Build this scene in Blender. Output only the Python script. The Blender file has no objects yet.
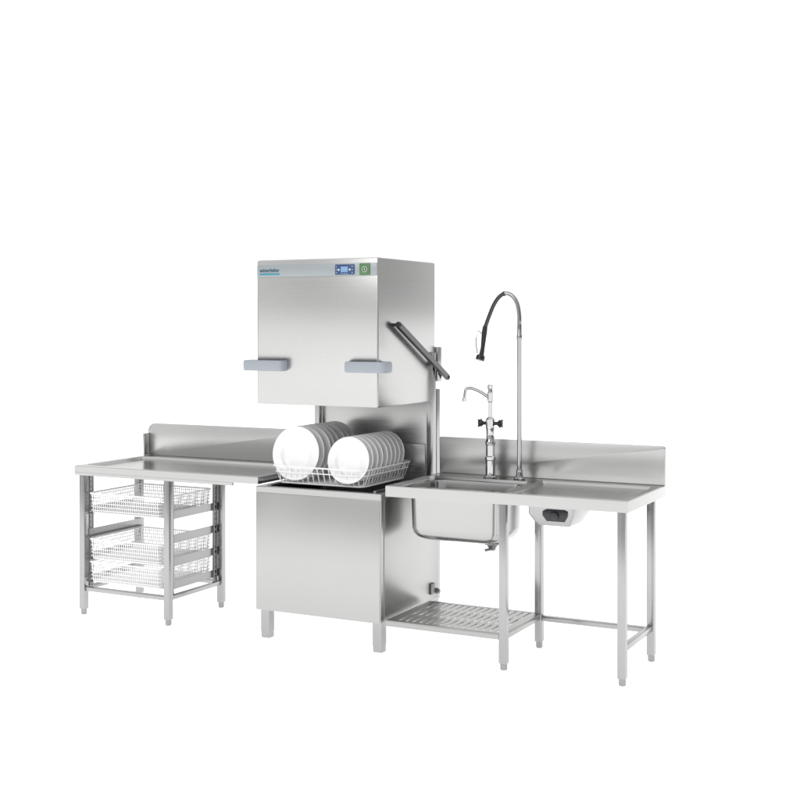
import bpy, bmesh, math, random
from mathutils import Vector, Matrix

scene = bpy.context.scene
scene.view_settings.view_transform = 'Standard'
scene.view_settings.look = 'None'
scene.view_settings.exposure = 0
COL = scene.collection

# ------------------------------------------------------------------ materials
def principled(name, color, metallic=0.0, rough=0.5, **kw):
    m = bpy.data.materials.new(name); m.use_nodes = True
    b = m.node_tree.nodes['Principled BSDF']
    b.inputs['Base Color'].default_value = (*color, 1)
    b.inputs['Metallic'].default_value = metallic
    b.inputs['Roughness'].default_value = rough
    for k, v in kw.items():
        b.inputs[k].default_value = v
    return m

def steel(name, color, rough=0.28, scale=(1.5, 1.5, 260), var=0.05, cloud=0.08, bump=0.015, rv=0.06):
    m = principled(name, color, 1.0, rough)
    nt = m.node_tree; N = nt.nodes; L = nt.links
    b = N['Principled BSDF']
    tc = N.new('ShaderNodeTexCoord')
    mp = N.new('ShaderNodeMapping'); mp.inputs['Scale'].default_value = scale
    L.new(tc.outputs['Object'], mp.inputs['Vector'])
    n1 = N.new('ShaderNodeTexNoise'); n1.inputs['Scale'].default_value = 1.0; n1.inputs['Detail'].default_value = 3
    L.new(mp.outputs['Vector'], n1.inputs['Vector'])
    n2 = N.new('ShaderNodeTexNoise'); n2.inputs['Scale'].default_value = 2.2; n2.inputs['Detail'].default_value = 2
    L.new(tc.outputs['Object'], n2.inputs['Vector'])
    a = N.new('ShaderNodeMath'); a.operation = 'MULTIPLY_ADD'
    L.new(n1.outputs['Fac'], a.inputs[0]); a.inputs[1].default_value = var; a.inputs[2].default_value = 1 - var/2 - cloud/2
    c = N.new('ShaderNodeMath'); c.operation = 'MULTIPLY_ADD'
    L.new(n2.outputs['Fac'], c.inputs[0]); c.inputs[1].default_value = cloud; L.new(a.outputs[0], c.inputs[2])
    mx = N.new('ShaderNodeVectorMath'); mx.operation = 'SCALE'
    mx.inputs[0].default_value = color; L.new(c.outputs[0], mx.inputs['Scale'])
    L.new(mx.outputs['Vector'], b.inputs['Base Color'])
    r = N.new('ShaderNodeMath'); r.operation = 'MULTIPLY_ADD'
    L.new(n1.outputs['Fac'], r.inputs[0]); r.inputs[1].default_value = rv; r.inputs[2].default_value = rough - rv/2
    L.new(r.outputs[0], b.inputs['Roughness'])
    if bump:
        bp = N.new('ShaderNodeBump'); bp.inputs['Strength'].default_value = bump; bp.inputs['Distance'].default_value = 0.001
        L.new(n1.outputs['Fac'], bp.inputs['Height']); L.new(bp.outputs['Normal'], b.inputs['Normal'])
    return m

STEEL = steel('brushed_steel', (0.50, 0.50, 0.495), 0.28)
STEELP = steel('brushed_steel_panel', (0.47, 0.47, 0.465), 0.32, (90, 90, 1.5), 0.012, 0.06, 0, 0.01)
STEELV = steel('brushed_steel_upright', (0.40, 0.40, 0.40), 0.22, (200, 200, 2), 0.04)
STEELT = steel('brushed_steel_top', (0.47, 0.47, 0.465), 0.18, (1.5, 220, 220))
STEELK = steel('brushed_steel_splash', (0.56, 0.56, 0.555), 0.32)
STEELS = steel('shelf_steel', (0.42, 0.42, 0.415), 0.3)
STEELR = steel('runner_steel', (0.26, 0.26, 0.26), 0.3)
STEELB = steel('satin_steel', (.45, .45, .445), .2)
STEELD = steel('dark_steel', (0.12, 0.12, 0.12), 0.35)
CHROME = principled('chrome', (0.52, 0.52, 0.53), 1.0, 0.05)
CHROMED = principled('riser_chrome', (0.36, 0.36, 0.37), 1.0, 0.06)
WIRE = principled('white_basket_wire', (0.93, 0.93, 0.93), 0.0, 0.25)
RAIL = principled('rail_steel', (0.36, 0.36, 0.36), 1.0, 0.28)
WHITEW = principled('white_coated_wire', (0.92, 0.925, 0.93), 0, 0.3)
CHINA = principled('white_porcelain', (0.91, 0.91, 0.915), 0, 0.12)
BLACK = principled('black_rubber', (0.012, 0.012, 0.014), 0, 0.3)
HOSEM = principled('dark_metal_hose', (0.07, 0.07, 0.075), 1.0, 0.2)
ARMF = principled('arm_face_metal', (0.16, 0.16, 0.165), 0.9, 0.35)
ARME = principled('arm_edge', (.022, .022, .024), .2, .35)
GRIP = principled('blue_grey_grip', (0.33, 0.36, 0.40), 0, 0.35)
BAND = principled('blue_grey_band', (0.33, 0.365, 0.38), 0.3, 0.35)
NAVY = principled('display_blue', (0.03, 0.06, 0.16), 0, 0.3)
LCD = principled('display_lcd', (0.20, 0.34, 0.58), 0, 0.3)
GREEN = principled('green_key', (0.08, 0.18, 0.07), 0, 0.4)
TEAL = principled('teal_print', (0.0, 0.27, 0.38), 0, 0.4)
WHITE = principled('white_print', (0.6, 0.6, 0.6), 0, 0.4)
TEXTM = principled('dark_print', (0.02, 0.08, 0.13), 0, 0.4)
DARKF = principled('grey_foot', (0.34, 0.34, 0.34), 0.95, 0.3)
CONN = principled('connector_grey', (0.25, 0.25, 0.25), 0.8, 0.4)

# ------------------------------------------------------------------ helpers
def thing(name, base, label, category, group=None):
    e = bpy.data.objects.new(name, None)
    e.empty_display_size = 0.1
    e.location = base
    e['label'] = label; e['category'] = category
    if group: e['group'] = group
    COL.objects.link(e)
    return e

def origin(o):
    v = Vector(o.location); p = o.parent
    while p: v += Vector(p.location); p = p.parent
    return v

def finish(name, bm, mat, parent=None, at=None, angle=32):
    at = Vector(at) if at is not None else (origin(parent) if parent else Vector((0, 0, 0)))
    bmesh.ops.recalc_face_normals(bm, faces=bm.faces)
    for f in bm.faces: f.smooth = True
    for e in bm.edges:
        if len(e.link_faces) == 2 and e.calc_face_angle(0) > math.radians(angle):
            e.smooth = False
    bmesh.ops.translate(bm, vec=-at, verts=bm.verts)
    me = bpy.data.meshes.new(name); bm.to_mesh(me); bm.free()
    me.materials.append(mat)
    o = bpy.data.objects.new(name, me)
    COL.objects.link(o)
    if parent:
        o.parent = parent
        o.location = at - origin(parent)
    else:
        o.location = at
    return o

def box(bm, x0, x1, y0, y1, z0, z1, bev=0.0, seg=2):
    r = bmesh.ops.create_cube(bm, size=1)
    vs = r['verts']
    bmesh.ops.scale(bm, vec=(x1-x0, y1-y0, z1-z0), verts=vs)
    bmesh.ops.translate(bm, vec=((x0+x1)/2, (y0+y1)/2, (z0+z1)/2), verts=vs)
    if bev > 0:
        es = list(set(e for v in vs for e in v.link_edges))
        bmesh.ops.bevel(bm, geom=es, offset=bev, segments=seg, profile=0.5, affect='EDGES', material=-1)

def rrect(x0, x1, y0, y1, r, z, n=5):
    pts = []
    for cx, cy, a0 in ((x1-r, y1-r, 0), (x0+r, y1-r, 90), (x0+r, y0+r, 180), (x1-r, y0+r, 270)):
        for i in range(n+1):
            a = math.radians(a0 + 90*i/n)
            pts.append(Vector((cx+r*math.cos(a), cy+r*math.sin(a), z)))
    return pts

def loops(bm, ls, cap=True, cap0=False):
    rows = [[bm.verts.new(p) for p in l] for l in ls]
    n = len(rows[0])
    for a, b in zip(rows, rows[1:]):
        for i in range(n):
            bm.faces.new((a[i], a[(i+1) % n], b[(i+1) % n], b[i]))
    if cap: bm.faces.new(rows[-1])
    if cap0: bm.faces.new(list(reversed(rows[0])))

def fillet(pts, r, n=6):
    pts = [Vector(p) for p in pts]; out = [pts[0]]
    for a, b, c in zip(pts, pts[1:], pts[2:]):
        u = (a-b).normalized(); v = (c-b).normalized()
        rr = min(r, (a-b).length*0.49, (c-b).length*0.49)
        p, q = b+u*rr, b+v*rr
        for i in range(n+1):
            t = i/n
            out.append(p*(1-t)**2 + b*2*t*(1-t) + q*t*t)
    out.append(pts[-1]); return out

def catmull(pts, n=8):
    P = [Vector(p) for p in pts]; P = [P[0]*2-P[1]]+P+[P[-1]*2-P[-2]]
    out = []
    for i in range(1, len(P)-2):
        for k in range(n):
            t = k/n
            out.append(0.5*((2*P[i])+(P[i+1]-P[i-1])*t+(2*P[i-1]-5*P[i]+4*P[i+1]-P[i+2])*t*t+(3*P[i]-P[i-1]-3*P[i+1]+P[i+2])*t**3))
    out.append(P[-2]); return out

def tube(bm, pts, r, seg=8, closed=False, cap=True, radii=None, prof=None):
    pts = [Vector(p) for p in pts]; n = len(pts)
    def tan(i):
        if closed: return (pts[(i+1) % n]-pts[i-1]).normalized()
        if i == 0: return (pts[1]-pts[0]).normalized()
        if i == n-1: return (pts[-1]-pts[-2]).normalized()
        return (pts[i+1]-pts[i-1]).normalized()
    t = tan(0)
    up = Vector((0, 0, 1)) if abs(t.z) < 0.9 else Vector((0, 1, 0))
    s = t.cross(up).normalized()
    rings = []
    for i in range(n):
        t = tan(i)
        s = (s - t*s.dot(t)).normalized()
        w = s.cross(t).normalized()
        rad = radii[i] if radii else r
        ring = []
        if prof:
            for (a, b) in prof: ring.append(bm.verts.new(pts[i]+s*a+w*b))
        else:
            for k in range(seg):
                an = 2*math.pi*k/seg
                ring.append(bm.verts.new(pts[i]+s*math.cos(an)*rad+w*math.sin(an)*rad))
        rings.append(ring)
    m = len(rings[0])
    prs = list(zip(rings, rings[1:]))
    if closed: prs.append((rings[-1], rings[0]))
    for a, b in prs:
        for k in range(m):
            bm.faces.new((a[k], a[(k+1) % m], b[(k+1) % m], b[k]))
    if cap and not closed:
        bm.faces.new(list(reversed(rings[0])))
        bm.faces.new(rings[-1])

def lathe(bm, profile, center, axis='Z', seg=40):
    c = Vector(center)
    rows = []
    for r, h in profile:
        row = []
        for k in range(seg):
            a = 2*math.pi*k/seg
            p = Vector((r*math.cos(a), r*math.sin(a), h))
            if axis == 'X': p = Vector((p.z, p.x, p.y))
            elif axis == 'Y': p = Vector((p.x, p.z, p.y))
            row.append(bm.verts.new(c+p))
        rows.append(row)
    for a, b in zip(rows, rows[1:]):
        for k in range(seg):
            bm.faces.new((a[k], a[(k+1) % seg], b[(k+1) % seg], b[k]))
    bm.faces.new(rows[0]); bm.faces.new(rows[-1])

def leg(parent, x, y, z1, w=0.038):
    bm = bmesh.new()
    h = w/2
    box(bm, x-h, x+h, y-h, y+h, 0.032, z1, 0.003)
    o = finish('leg', bm, STEELV, parent, (x, y, 0))
    bm = bmesh.new()
    lathe(bm, [(0.013, 0.0), (0.017, 0.004), (0.017, 0.028), (0.0185, 0.033)], (x, y, 0), seg=20)
    finish('foot', bm, DARKF, o)
    return o

# ------------------------------------------------------------------ floor
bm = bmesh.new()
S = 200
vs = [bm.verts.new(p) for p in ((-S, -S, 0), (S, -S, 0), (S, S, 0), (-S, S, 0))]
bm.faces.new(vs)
FL = principled('white_glow_floor', (0.90, 0.90, 0.90), 0, 0.9)
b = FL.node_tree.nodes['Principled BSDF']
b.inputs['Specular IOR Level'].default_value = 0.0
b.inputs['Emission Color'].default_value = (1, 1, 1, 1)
b.inputs['Emission Strength'].default_value = 0.66  # added glow: keeps the floor white, washes out shadows, lifts undersides
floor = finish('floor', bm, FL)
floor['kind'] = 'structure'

# ------------------------------------------------------------------ dishwasher
DW = thing('dishwasher', (-0.375, 0.35, 0), 'stainless steel hood dishwasher with its hood raised over plates', 'dishwasher')
bm = bmesh.new()
loops(bm, [rrect(-0.75+.02, 0-.02, .02, .68, .005, .15), rrect(-0.75, 0, 0, .70, .008, .15), rrect(-0.75, 0, 0, .70, .008, .797),
           rrect(-0.748, -.002, .002, .698, .008, .80), rrect(-.715, -.035, .035, .62, .03, .80),
           rrect(-.712, -.038, .038, .617, .03, .795), rrect(-.70, -.05, .05, .60, .05, .66)], cap=True, cap0=True)
cab = finish('cabinet', bm, STEELP, DW)
bm = bmesh.new()
box(bm, -.742, -.004, -.005, -.0005, .156, .768, .002)
finish('front_panel', bm, STEELP, cab)
bm = bmesh.new()
box(bm, .0005, .004, .03, .66, .158, .775, .0015)
finish('side_panel', bm, STEELP, cab)
for x in (-.69, -.06):
    bm = bmesh.new()
    box(bm, x-.008, x+.008, .045, .60, .79, .808, .002)
    finish('rack_rail', bm, RAIL, cab)
bm = bmesh.new()
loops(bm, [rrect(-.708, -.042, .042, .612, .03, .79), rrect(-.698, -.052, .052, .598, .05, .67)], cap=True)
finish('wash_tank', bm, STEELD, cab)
for x in (-.70, -.03):
    for y in (.04, .66):
        bm = bmesh.new()
        loops(bm, [rrect(x-.023, x+.023, y-.023, y+.023, .003, 0), rrect(x-.0245, x+.0245, y-.0245, y+.0245, .003, .004),
                   rrect(x-.0245, x+.0245, y-.0245, y+.0245, .003, .03), rrect(x-.026, x+.026, y-.026, y+.026, .003, .034), rrect(x-.026, x+.026, y-.026, y+.026, .003, .149)], cap0=True)
        finish('foot', bm, STEELV, cab, (x, y, 0))
bm = bmesh.new()
lathe(bm, [(.014, 0), (.016, .004), (.016, .012), (.010, .014), (.010, .022)], (.004, .635, .2), 'X', 20)
box(bm, .004, .011, .56, .61, .19, .25, .003)
finish('hose_connector', bm, CONN, cab)

bm = bmesh.new()
box(bm, -.71, -.045, .625, .655, .80, 1.45, .003)
box(bm, -.70, -.055, .617, .6245, .84, 1.00, .003)
finish('rear_panel', bm, STEEL, DW)
bm = bmesh.new()
box(bm, -.038, .0, .60, .645, .80, 1.50, .004)
box(bm, -.0372, -.0008, .655, .70, .80, 1.30, .004)
finish('guide_column', bm, STEELV, DW)
bm = bmesh.new()
box(bm, -.748, -.715, .60, .645, .80, 1.50, .004)
finish('guide_column', bm, STEELV, DW)

# hood
bm = bmesh.new()
hx0, hx1, hy0, hy1 = -.738, -.014, -.004, .66
loops(bm, [rrect(hx0+.02, hx1-.02, hy0+.02, hy1-.02, .01, 1.95), rrect(hx0+.015, hx1-.015, hy0+.015, hy1-.015, .01, 1.238),
           rrect(hx0+.003, hx1-.003, hy0+.003, hy1-.003, .008, 1.235), rrect(hx0, hx1, hy0, hy1, .008, 1.24),
           rrect(hx0, hx1, hy0, hy1, .008, 1.982), rrect(hx0+.002, hx1-.002, hy0+.002, hy1-.002, .008, 1.988),
           rrect(hx0+.008, hx1-.008, hy0+.008, hy1-.008, .008, 1.991)], cap=True, cap0=True)
hood = finish('hood', bm, STEEL, DW)
yf = hy0
bm = bmesh.new()
box(bm, hx0+.004, hx1-.004, yf-.005, yf-.0005, 1.900, 1.964, .002)
finish('control_strip', bm, BAND, hood)
bm = bmesh.new()
box(bm, -.258, -.146, yf-.009, yf-.0055, 1.906, 1.958, .001)
finish('display', bm, NAVY, hood)
bm = bmesh.new()
box(bm, -.224, -.182, yf-.011, yf-.0095, 1.919, 1.947, .0005, 1)
finish('display_screen', bm, LCD, hood)
bm = bmesh.new()
for i in range(3):
    box(bm, -.220+.014*i, -.212+.014*i, yf-.011, yf-.0095, 1.909, 1.914, 0)
    box(bm, -.252, -.245, yf-.011, yf-.0095, 1.913+.015*i, 1.919+.015*i, 0)
    box(bm, -.161, -.153, yf-.011, yf-.0095, 1.913+.015*i, 1.919+.015*i, 0)
finish('display_symbols', bm, LCD, hood)
for x in (-.236, -.171):
    bm = bmesh.new()
    lathe(bm, [(.0055, 0), (.0055, -.002)], (x, yf-.0095, 1.931), 'Y', 20)
    finish('control_key', bm, WHITE, hood)
bm = bmesh.new()
box(bm, -.116, -.056, yf-.010, yf-.0055, 1.902, 1.961, .002)
finish('start_button', bm, GREEN, hood)
bm = bmesh.new()
ring = [(-.086+.014*math.cos(a*math.pi/14), yf-.0115, 1.931+.014*math.sin(a*math.pi/14)) for a in range(28)]
tube(bm, ring, .0014, 6, closed=True)
box(bm, -.088, -.084, yf-.012, yf-.0105, 1.925, 1.937, 0)
finish('button_symbol', bm, WHITE, hood)

def lettering(txt, width, x, y, z, mat, parent, name='lettering'):
    cu = bpy.data.curves.new('txt', 'FONT'); cu.body = txt; cu.size = 0.03; cu.extrude = 0.0004; cu.offset = 0
    ob = bpy.data.objects.new('txt', cu); COL.objects.link(ob)
    dg = bpy.context.evaluated_depsgraph_get(); dg.update()
    me = bpy.data.meshes.new_from_object(ob.evaluated_get(dg))
    bpy.data.objects.remove(ob)
    xs = [v.co.x for v in me.vertices]; s = width/(max(xs)-min(xs))
    for v in me.vertices:
        c = v.co.copy()
        v.co = Vector(((c.x-min(xs))*s, -c.z, c.y*s*1.15))
    me.materials.clear(); me.materials.append(mat)
    t = bpy.data.objects.new(name, me); COL.objects.link(t)
    t.parent = parent; t.location = Vector((x, y, z))-origin(parent)
    return t
lettering('winterhalter', .122, -.718, yf-.0065, 1.927, TEXTM, hood)
bm = bmesh.new()
box(bm, -.717, -.597, yf-.0075, yf-.0055, 1.912, 1.919, 0)
finish('logo_underline', bm, TEAL, hood)

def oval(w, h, n=16, p=3.0):
    out = []
    for k in range(n):
        a = 2*math.pi*k/n
        c, s = math.cos(a), math.sin(a)
        out.append((math.copysign(abs(c)**(2/p), c)*w, math.copysign(abs(s)**(2/p), s)*h))
    return out
def grip(xa, xb, xs):
    bm = bmesh.new()
    yo = -.050
    path = fillet([(xa, hy0+.004, 1.438), (xa, yo, 1.438), (xb, yo, 1.438), (xb, .045, 1.438), (xs, .045, 1.438)], .028, 8)
    tube(bm, path, .02, prof=oval(.009, .028, 20))
    return finish('handle', bm, GRIP, hood, ((xa+xb)/2, yo, 1.438))
grip(-.560, -.795, hx0+.004)
grip(-.180, .040, hx1-.004)

# lift arm
P1, P2 = Vector((.012, .155, 1.650)), Vector((.012, .745, 1.362))
d = (P2-P1).normalized(); nrm = Vector((1, 0, 0)).cross(d)
def flat_bar(w, x0, x1, sh=0.0):
    bm = bmesh.new(); pts2 = []
    for i in range(9):
        a = math.pi/2 + math.pi*i/8
        pts2.append(P1 + d*(math.cos(a)*w+sh) + nrm*math.sin(a)*w)
    for i in range(9):
        a = -math.pi/2 + math.pi*i/8
        pts2.append(P2 + d*(math.cos(a)*w-sh) + nrm*math.sin(a)*w)
    A = [bm.verts.new(p+Vector((x0, 0, 0))) for p in pts2]; B = [bm.verts.new(p+Vector((x1, 0, 0))) for p in pts2]
    n = len(A)
    for i in range(n): bm.faces.new((A[i], A[(i+1) % n], B[(i+1) % n], B[i]))
    bm.faces.new(A); bm.faces.new(B)
    return bm
arm = finish('lift_arm', flat_bar(.0165, 0, .016), ARME, DW, P1)
finish('arm_face', flat_bar(.0145, .0163, .0178), ARMF, arm)
for P, a0 in ((P1, -.028), (P2, -.01)):
    bm = bmesh.new()
    lathe(bm, [(.008, a0), (.009, a0+.004), (.009, .020), (.006, .023)], P, 'X', 20)
    finish('pivot_pin', bm, ARME, arm)
bm = bmesh.new()
box(bm, -.045, .002, .665, .715, 1.34, 1.53, .006)
finish('pivot_bracket', bm, STEELV, DW)

# ------------------------------------------------------------------ tables
e = .0015
def table_top(bm, X0, X1, Y0, Y1, zt, skirt):
    loops(bm, [rrect(X0+.012, X1-.012, Y0+.012, Y1-.012, e, zt-skirt+.004), rrect(X0+.012, X1-.012, Y0+.012, Y1-.012, e, zt-skirt),
               rrect(X0, X1, Y0, Y1, e, zt-skirt), rrect(X0, X1, Y0, Y1, e, zt-.004), rrect(X0+.004, X1-.004, Y0+.004, Y1-.004, e, zt)], cap=False)

def backsplash(parent, X0, X1, y, zb, zt, rl, rr):
    bm = bmesh.new()
    pts = [(X1, zb)]
    for i in range(9):
        a = math.radians(90*i/8); pts.append((X1-rr+rr*math.cos(a), zt-rr+rr*math.sin(a)))
    for i in range(9):
        a = math.radians(90+90*i/8); pts.append((X0+rl+rl*math.cos(a), zt-rl+rl*math.sin(a)))
    pts.append((X0, zb))
    A = [bm.verts.new((p[0], y, p[1])) for p in pts]; B = [bm.verts.new((p[0], y+.024, p[1])) for p in pts]
    n = len(A)
    for i in range(n): bm.faces.new((A[i], A[(i+1) % n], B[(i+1) % n], B[i]))
    fa = bm.faces.new(A); bm.faces.new(B)
    bmesh.ops.bevel(bm, geom=list(fa.edges), offset=.003, segments=2, profile=.5, affect='EDGES')
    if rl > .03:
        box(bm, X0-.0005, X0+.012, y-.05, y-.0005, zb, zt-.06, .003)
    return finish('backsplash', bm, STEELK, parent)

ZT = .85
ST = thing('sink_table', (.66, .3, 0), 'stainless steel sink table with backsplash, bowl and slatted undershelf', 'sink table')
bm = bmesh.new()
X0, X1, Y0, Y1 = .035, 1.28, -.02, .63
table_top(bm, X0, X1, Y0, Y1, ZT, .055)
loops(bm, [rrect(X0+.004, .645, Y0+.004, Y1-.004, e, ZT), rrect(X0+.02, .635, Y0+.03, .455, .03, ZT), rrect(X0+.026, .629, Y0+.036, .449, .03, ZT-.012),
           rrect(.105, .605, .075, .425, .06, ZT-.014)], cap=False)
loops(bm, [rrect(.645, X1-.004, Y0+.004, Y1-.004, e, ZT), rrect(.66, X1-.035, Y0+.035, .53, .03, ZT), rrect(.668, X1-.043, Y0+.043, .522, .03, ZT-.014),
           rrect(.75, X1-.12, .12, .42, .03, ZT-.019)], cap=True)
finish('tabletop', bm, STEELT, ST)
bm = bmesh.new()
D = .03
loops(bm, [rrect(.105, .605, .075, .425, .06, ZT-.0142), rrect(.108, .602, .078, .422, .06, ZT-.03), rrect(.112, .598, .082, .418, .06, ZT-.19-D),
           rrect(.116, .594, .086, .414, .065, ZT-.215-D), rrect(.128, .582, .098, .402, .07, ZT-.235-D), rrect(.150, .56, .12, .38, .07, ZT-.247-D), rrect(.18, .53, .15, .35, .07, ZT-.25-D)], cap=True)
bowl = finish('sink_bowl', bm, STEELB, ST, angle=50)
bm = bmesh.new()
lathe(bm, [(.040, 0), (.040, -.008), (.026, -.014), (.020, -.026), (.017, -.028), (.017, -.038)], (.52, .20, ZT-.2505-D), seg=24)
tube(bm, fillet([(.52, .20, .540), (.52, .16, .540), (.505, .145, .538)], .02), .007)
finish('drain_valve', bm, CONN, bowl)
backsplash(ST, .04, X1, .602, ZT+.001, 1.045, .006, .014)
for x in (.66, 1.245):
    for y in (.01, .485):
        leg(ST, x, y, ZT-.02)
bm = bmesh.new(); box(bm, .68, 1.2255, .470, .498, .140, .166, .002); finish('stretcher', bm, STEELV, ST)
bm = bmesh.new(); box(bm, 1.230, 1.258, .0295, .4655, .152, .180, .002); finish('stretcher', bm, STEELV, ST)
bm = bmesh.new()
fz0, fz1 = .145, .175
box(bm, .03, .640, -.006, .02, fz0, fz1, .002)
box(bm, .03, .640, .475, .50, fz0, fz1, .002)
box(bm, .648, .672, .03, .465, fz0, fz1, .002)
box(bm, .03, .055, .021, .474, fz0, fz1, .002)
for ya, yb in ((.145, .18), (.31, .345)):
    box(bm, .056, .647, ya, yb, fz0+.003, fz1-.0025, .002)
nsl = 16
for i in range(nsl):
    x = .0735 + (.634-.0735)*i/(nsl-1)
    box(bm, x-.0145, x+.0145, .0205, .4745, fz1-.0055, fz1-.001, .001, 1)
finish('slatted_shelf', bm, STEELS, ST)
bm = bmesh.new()
loops(bm, [rrect(.770, .995, .05, .30, .008, .795), rrect(.770, .995, .05, .30, .008, .750), rrect(.80, .965, .080, .27, .012, .695)], cap=True, cap0=True)
wu = finish('control_housing', bm, STEELV, ST)
bm = bmesh.new()
loops(bm, [rrect(.865, .955, .042, .0495, .002, .722), rrect(.845, .968, .040, .0495, .002, .748), rrect(.845, .968, .040, .0495, .002, .768), rrect(.860, .953, .042, .0495, .002, .776)], cap=True, cap0=True)
lathe(bm, [(.020, .0), (.020, -.014), (.016, -.020), (.006, -.022)], (.907, .042, .750), 'Y', 24)
finish('knob', bm, principled('charcoal_knob', (.03, .03, .034), 0, .35), wu)

# --- side table
TT = thing('side_table', (-1.6, .3, 0), 'stainless steel side table with backsplash and basket runners beneath', 'table')
X0, X1 = -1.97, -.722
YB = Y1+.04
bm = bmesh.new()
table_top(bm, X0, X1, Y0, YB, ZT, .038)
loops(bm, [rrect(X0+.004, X1-.004, Y0+.004, YB-.004, e, ZT), rrect(X0+.035, X1-.03, Y0+.04, .56, .03, ZT), rrect(X0+.045, X1-.04, Y0+.05, .55, .03, ZT-.014),
           rrect(X0+.16, X1-.20, .14, .42, .03, ZT-.019)], cap=True)
finish('tabletop', bm, STEELT, TT)
bm = bmesh.new()
box(bm, X0, -.885, Y0, Y0+.014, ZT-.055, ZT-.0382, .001, 1)
box(bm, X0, X0+.014, Y0+.0145, YB, ZT-.055, ZT-.0382, .001, 1)
finish('apron', bm, STEELT, TT)
backsplash(TT, X0, -.755, .645, ZT+.001, 1.045, .05, .006)
LX = (-1.925, -1.328)
for x in LX:
    for y in (.01, .51):
        leg(TT, x, y, ZT-.022)
for y in (-.002, .498):
    bm = bmesh.new(); box(bm, LX[0]+.02, LX[1]-.02, y, y+.024, .135, .160, .002); finish('stretcher', bm, STEELV, TT)
for x in LX:
    bm = bmesh.new(); box(bm, x-.012, x+.012, .0295, .4905, .135, .160, .002); finish('stretcher', bm, STEELV, TT)
LV = (.185, .315, .445, .575)
for x, sg in ((LX[0]+.02, 1), (LX[1]-.02, -1)):
    for z in LV:
        bm = bmesh.new()
        a, c = sorted((x, x+sg*.028))
        box(bm, a, c, .03, .49, z-.004, z, 0)
        a, c = sorted((x, x+sg*.003))
        box(bm, a, c, .03, .49, z+.0001, z+.040, 0)
        finish('runner_rail', bm, RAIL, TT)
    for y in (.055, .465):
        bm = bmesh.new()
        a, c = sorted((x-sg*.012, x-sg*.001))
        box(bm, a, c, y-.016, y-.007, .16, .80, 0)
        box(bm, a, c, y+.007, y+.016, .16, .80, 0)
        for k in range(22):
            z = .165+.029*k
            box(bm, a+.0005, c-.0005, y-.0069, y+.0069, z, z+.014, 0)
        finish('slotted_upright', bm, STEELR, TT)

# ------------------------------------------------------------------ wire baskets
def wire_basket(z):
    th = thing('wire_basket', (-1.627, .26, z), 'bright white wire basket sliding on runners under the side table', 'wire basket', 'wire baskets in the table rack')
    x0, x1, y0, y1, h = LX[0]+.04, LX[1]-.04, .0, .48, .115
    bm = bmesh.new()
    def lp(ins, zz):
        return rrect(x0+ins, x1-ins, y0+ins, y1-ins, .03, zz, 4)
    tube(bm, lp(0, z+h), .005, 6, closed=True)
    tube(bm, lp(.012, z+.006), .0045, 6, closed=True)
    finish('rim_wire', bm, WIRE, th)
    bm = bmesh.new()
    for k in (.02, .04, .06, .08, .10):
        tube(bm, lp(.004, z+k), .0024, 5, closed=True)
    nx, ny = 32, 28
    for i in range(nx):
        x = x0+.03+(x1-x0-.06)*i/(nx-1)
        tube(bm, [(x, y0, z+h), (x, y0+.012, z+.006), (x, y1-.012, z+.006), (x, y1, z+h)], .0025, 5)
    for i in range(ny):
        y = y0+.03+(y1-y0-.06)*i/(ny-1)
        tube(bm, [(x0, y, z+h), (x0+.012, y, z+.004), (x1-.012, y, z+.004), (x1, y, z+h)], .0025, 5)
    finish('wire_mesh', bm, WIRE, th)
for z in (LV[0]+.004, LV[1]+.004, LV[3]+.004):
    wire_basket(z)

# ------------------------------------------------------------------ dish rack
DR = thing('dish_rack', (-.41, .33, .81), 'white wire dish rack resting on the dishwasher, full of plates', 'dish rack')
rx0, rx1, ry0, ry1 = -.692, -.120, .055, .60
bm = bmesh.new()
tube(bm, rrect(rx0, rx1, ry0, ry1, .05, .905), .0045, 6, closed=True)
tube(bm, rrect(rx0+.008, rx1-.008, ry0+.008, ry1-.008, .05, .875), .0032, 6, closed=True)
tube(bm, rrect(rx0+.03, rx1-.03, ry0+.03, ry1-.03, .04, .817), .0045, 6, closed=True)
finish('rim_wire', bm, WHITEW, DR)
bm = bmesh.new()
n = 15
for i in range(n):
    t = i/(n-1)
    x = rx0+.05+(rx1-rx0-.10)*t; y = ry0+.05+(ry1-ry0-.10)*t
    tube(bm, fillet([(x, ry0, .905), (x, ry0+.03, .817), (x, ry1-.03, .817), (x, ry1, .905)], .02, 3), .0028, 6)
    tube(bm, fillet([(rx0, y, .905), (rx0+.03, y, .822), (rx1-.03, y, .822), (rx1, y, .905)], .02, 3), .0028, 6)
for x in (-.635, -.485, -.325, -.155):
    for i in range(10):
        y = .10+.049*i
        tube(bm, [(x, y, .822), (x, y+.012, .885)], .0022, 6)
finish('wire_mesh', bm, WHITEW, DR)

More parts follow.
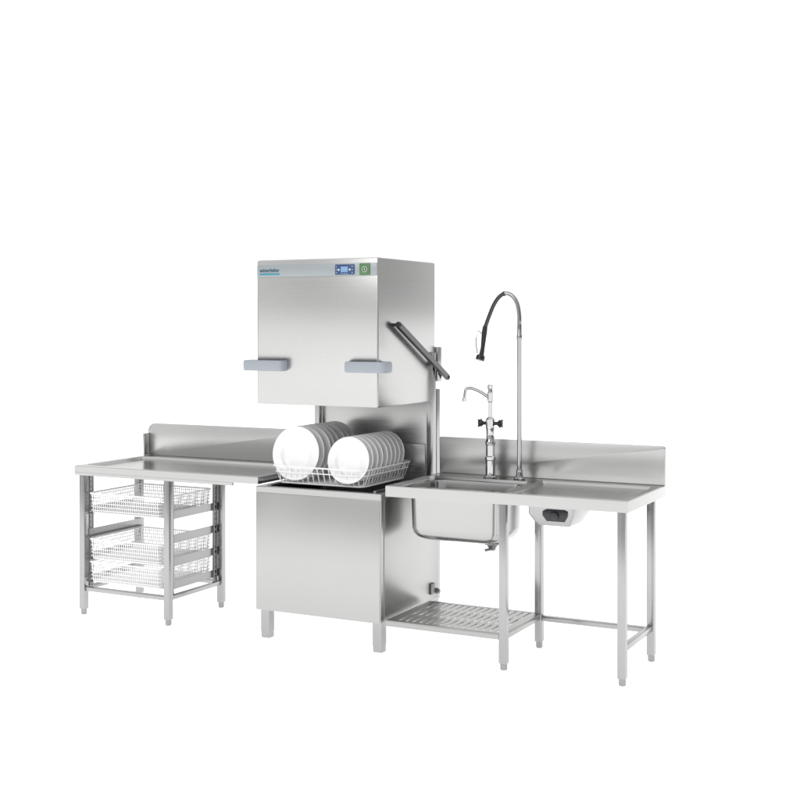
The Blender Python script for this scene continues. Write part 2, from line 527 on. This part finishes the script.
# ------------------------------------------------------------------ plates
def plate_mesh(R, name):
    bm = bmesh.new()
    prof = [(.0005, 0), (R*.58, 0), (R*.62, .001), (R*.66, .008), (R*.70, .014), (R*.97, .020), (R, .0225), (R*1.0, .0250), (R*.97, .0262), (R*.95, .0245),
            (R*.70, .0185), (R*.665, .0150), (R*.63, .0080), (R*.59, .0045), (.0005, .0045)]
    lathe(bm, prof, (0, 0, 0), 'Z', 64)
    bmesh.ops.recalc_face_normals(bm, faces=bm.faces)
    for f in bm.faces: f.smooth = True
    me = bpy.data.meshes.new(name); bm.to_mesh(me); bm.free(); me.materials.append(CHINA)
    return me
big = plate_mesh(.143, 'large_plate'); small = plate_mesh(.122, 'small_plate')
random.seed(4)
def plate_row(me, name, x, y0, dy, n, zc, label, group):
    for i in range(n):
        o = bpy.data.objects.new(name, me)
        o.location = (x+random.uniform(-.003, .003), y0+dy*i, zc)
        tilt = math.radians(9+random.uniform(-1.2, 1.2))
        o.rotation_euler = (math.radians(90)-tilt, 0, math.radians(random.uniform(-1.5, 1.5)))
        o['label'] = label; o['category'] = 'plate'; o['group'] = group
        COL.objects.link(o)
plate_row(big, 'dinner_plate', -.556, .115, .056, 8, .829+.141, 'large white porcelain dinner plate standing in the dish rack', 'dinner plates in the dish rack')
plate_row(small, 'side_plate', -.236, .105, .051, 9, .829+.120, 'small white porcelain side plate standing in the dish rack', 'side plates in the dish rack')

# ------------------------------------------------------------------ mixer tap
MT = thing('mixer_tap', (.38, .50, ZT), 'chrome mixer tap with hooked spout on the sink table', 'tap')
cx, cy = .38, .505
bm = bmesh.new()
lathe(bm, [(.036, 0), (.036, .006), (.026, .012), (.025, .02), (.025, .09), (.029, .095), (.029, .11), (.023, .115), (.023, .17), (.027, .175),
           (.027, .19), (.022, .20), (.022, .25), (.024, .256), (.025, .27), (.025, .305), (.020, .312), (.013, .318), (.0125, .395), (.017, .40),
           (.017, .445), (.013, .449), (.012, .462), (.015, .466), (.015, .482), (.011, .487)], (cx, cy, ZT+.001), seg=32)
finish('tap_body', bm, CHROME, MT)
bm = bmesh.new()
sp = fillet([(cx-.014, cy-.005, 1.275), (cx-.05, cy-.027, 1.305), (cx-.088, cy-.052, 1.322), (cx-.110, cy-.066, 1.318), (cx-.116, cy-.072, 1.27)], .03, 6)
tube(bm, sp, .0088, 12)
tube(bm, [sp[-1], sp[-1]+Vector((0, 0, -.02))], .011, 12)
finish('spout', bm, CHROME, MT)
for s in (-1, 1):
    bm = bmesh.new()
    zc = 1.136
    lathe(bm, [(.009, .0), (.009, s*.018), (.014, s*.022), (.016, s*.034), (.016, s*.042), (.010, s*.046)], (cx+s*.022, cy, zc), 'X', 24)
    for k in range(4):
        a = math.pi/4+k*math.pi/2
        q = Vector((cx+s*.056, cy, zc))
        tube(bm, [q, q+Vector((s*.004, math.cos(a)*.024, math.sin(a)*.024))], .006, 8)
    finish('tap_handle', bm, BLACK, MT, (cx+s*.05, cy, zc))

# ------------------------------------------------------------------ pre-rinse spray
PR = thing('rinse_spray', (.545, .50, ZT), 'tall chrome pre-rinse spray with curved hose on the sink table', 'rinse spray')
px, py = .545, .50
hx = .352
arc = catmull([(px, py, 1.645), (px-.001, py, 1.70), (px-.012, py, 1.76), (px-.038, py, 1.80), (px-.075, py, 1.815), (px-.112, py, 1.797), (px-.143, py, 1.755), (px-.170, py, 1.695), (hx+.002, py-.001, 1.64)], 8)
bm = bmesh.new()
lathe(bm, [(.030, 0), (.030, .006), (.020, .014), (.016, .03), (.016, .05), (.0120, .055), (.0120, .72), (.0145, .725), (.0145, .745), (.0115, .75), (.0115, .80)], (px, py, ZT+.001), seg=28)
tube(bm, arc[:35], .0108, 16)
finish('riser_pipe', bm, CHROMED, PR)
bm = bmesh.new()
hp = arc[34:]
tube(bm, hp, .0095, 14, radii=[.0102+.0007*math.cos(i*math.pi) for i in range(len(hp))])
tube(bm, [arc[33], arc[35]], .0125, 14)
finish('hose', bm, HOSEM, PR)
bm = bmesh.new()
tube(bm, [(hx+.002, py-.001, 1.645), (hx-.002, py-.004, 1.61), (hx-.008, py-.012, 1.53), (hx-.012, py-.018, 1.497), (hx-.014, py-.022, 1.487), (hx-.018, py-.028, 1.466)], .012, 16,
     radii=[.012, .014, .011, .013, .023, .024])
finish('spray_head', bm, BLACK, PR)
bm = bmesh.new()
tube(bm, fillet([(hx-.010, py-.01, 1.60), (hx-.034, py-.02, 1.625), (hx-.040, py-.03, 1.56), (hx-.030, py-.03, 1.50)], .015), .003, 8)
finish('trigger', bm, CHROME, PR)

# ------------------------------------------------------------------ camera
cam = bpy.data.cameras.new('Camera'); co = bpy.data.objects.new('Camera', cam); COL.objects.link(co)
co.location = (2.991, -5.635, 1.65)
co.rotation_euler = (math.radians(90), 0, math.radians(27.1))
cam.sensor_width = 36; cam.lens = 57.24; cam.shift_y = -0.09375
cam.clip_end = 1000
scene.camera = co

# ------------------------------------------------------------------ world: white studio with grey flags
w = bpy.data.worlds.new('World'); scene.world = w; w.use_nodes = True
nt = w.node_tree; N = nt.nodes; L = nt.links
bg = N['Background']; tc = N.new('ShaderNodeTexCoord')
def dot(v):
    d = N.new('ShaderNodeVectorMath'); d.operation = 'DOT_PRODUCT'
    L.new(tc.outputs['Generated'], d.inputs[0]); d.inputs[1].default_value = v
    return d.outputs['Value']
def mrange(s, a, b, c, d):
    m = N.new('ShaderNodeMapRange'); m.interpolation_type = 'SMOOTHSTEP'
    L.new(s, m.inputs[0])
    for i, v in enumerate((a, b, c, d)): m.inputs[i+1].default_value = v
    return m.outputs[0]
def mul(a, b):
    m = N.new('ShaderNodeMath'); m.operation = 'MULTIPLY'; L.new(a, m.inputs[0]); L.new(b, m.inputs[1]); return m.outputs[0]
side = mrange(dot((.86, .51, 0)), .45, .95, 1.05, .50)
front = mrange(dot((.35, -.935, 0)), .1, .95, 1.05, .60)
flag1 = mrange(dot((-.97, -.24, 0)), .90, .98, 1.0, .10)
flag2 = mrange(dot((.96, -.28, 0)), .92, .99, 1.0, .08)
sx = N.new('ShaderNodeMath'); sx.operation = 'MULTIPLY_ADD'; L.new(dot((1, 0, 0)), sx.inputs[0]); sx.inputs[1].default_value = 17.0; sx.inputs[2].default_value = 1.2
sn = N.new('ShaderNodeMath'); sn.operation = 'SINE'; L.new(sx.outputs[0], sn.inputs[0])
amp = mrange(dot((0, -1, 0)), .2, .6, 0.0, .13)
ma = N.new('ShaderNodeMath'); ma.operation = 'MULTIPLY_ADD'; L.new(sn.outputs[0], ma.inputs[0]); L.new(amp, ma.inputs[1]); ma.inputs[2].default_value = 1.0
v = mul(mul(mul(side, front), mul(flag1, flag2)), ma.outputs[0])
L.new(v, bg.inputs['Strength']); bg.inputs['Color'].default_value = (1, 1, 1, 1)

def area(loc, tgt, size, power):
    l = bpy.data.lights.new('added_fill', 'AREA'); l.shape = 'RECTANGLE'; l.size = size[0]; l.size_y = size[1]; l.energy = power
    o = bpy.data.objects.new('added_fill', l); COL.objects.link(o); o.location = loc
    o.rotation_euler = (Vector(tgt)-Vector(loc)).to_track_quat('-Z', 'Y').to_euler()
area((-.6, -4.8, 4.2), (-.3, .3, .9), (3.0, 2.5), 60)  # unseen fill lamp, added to brighten the plates and hood front
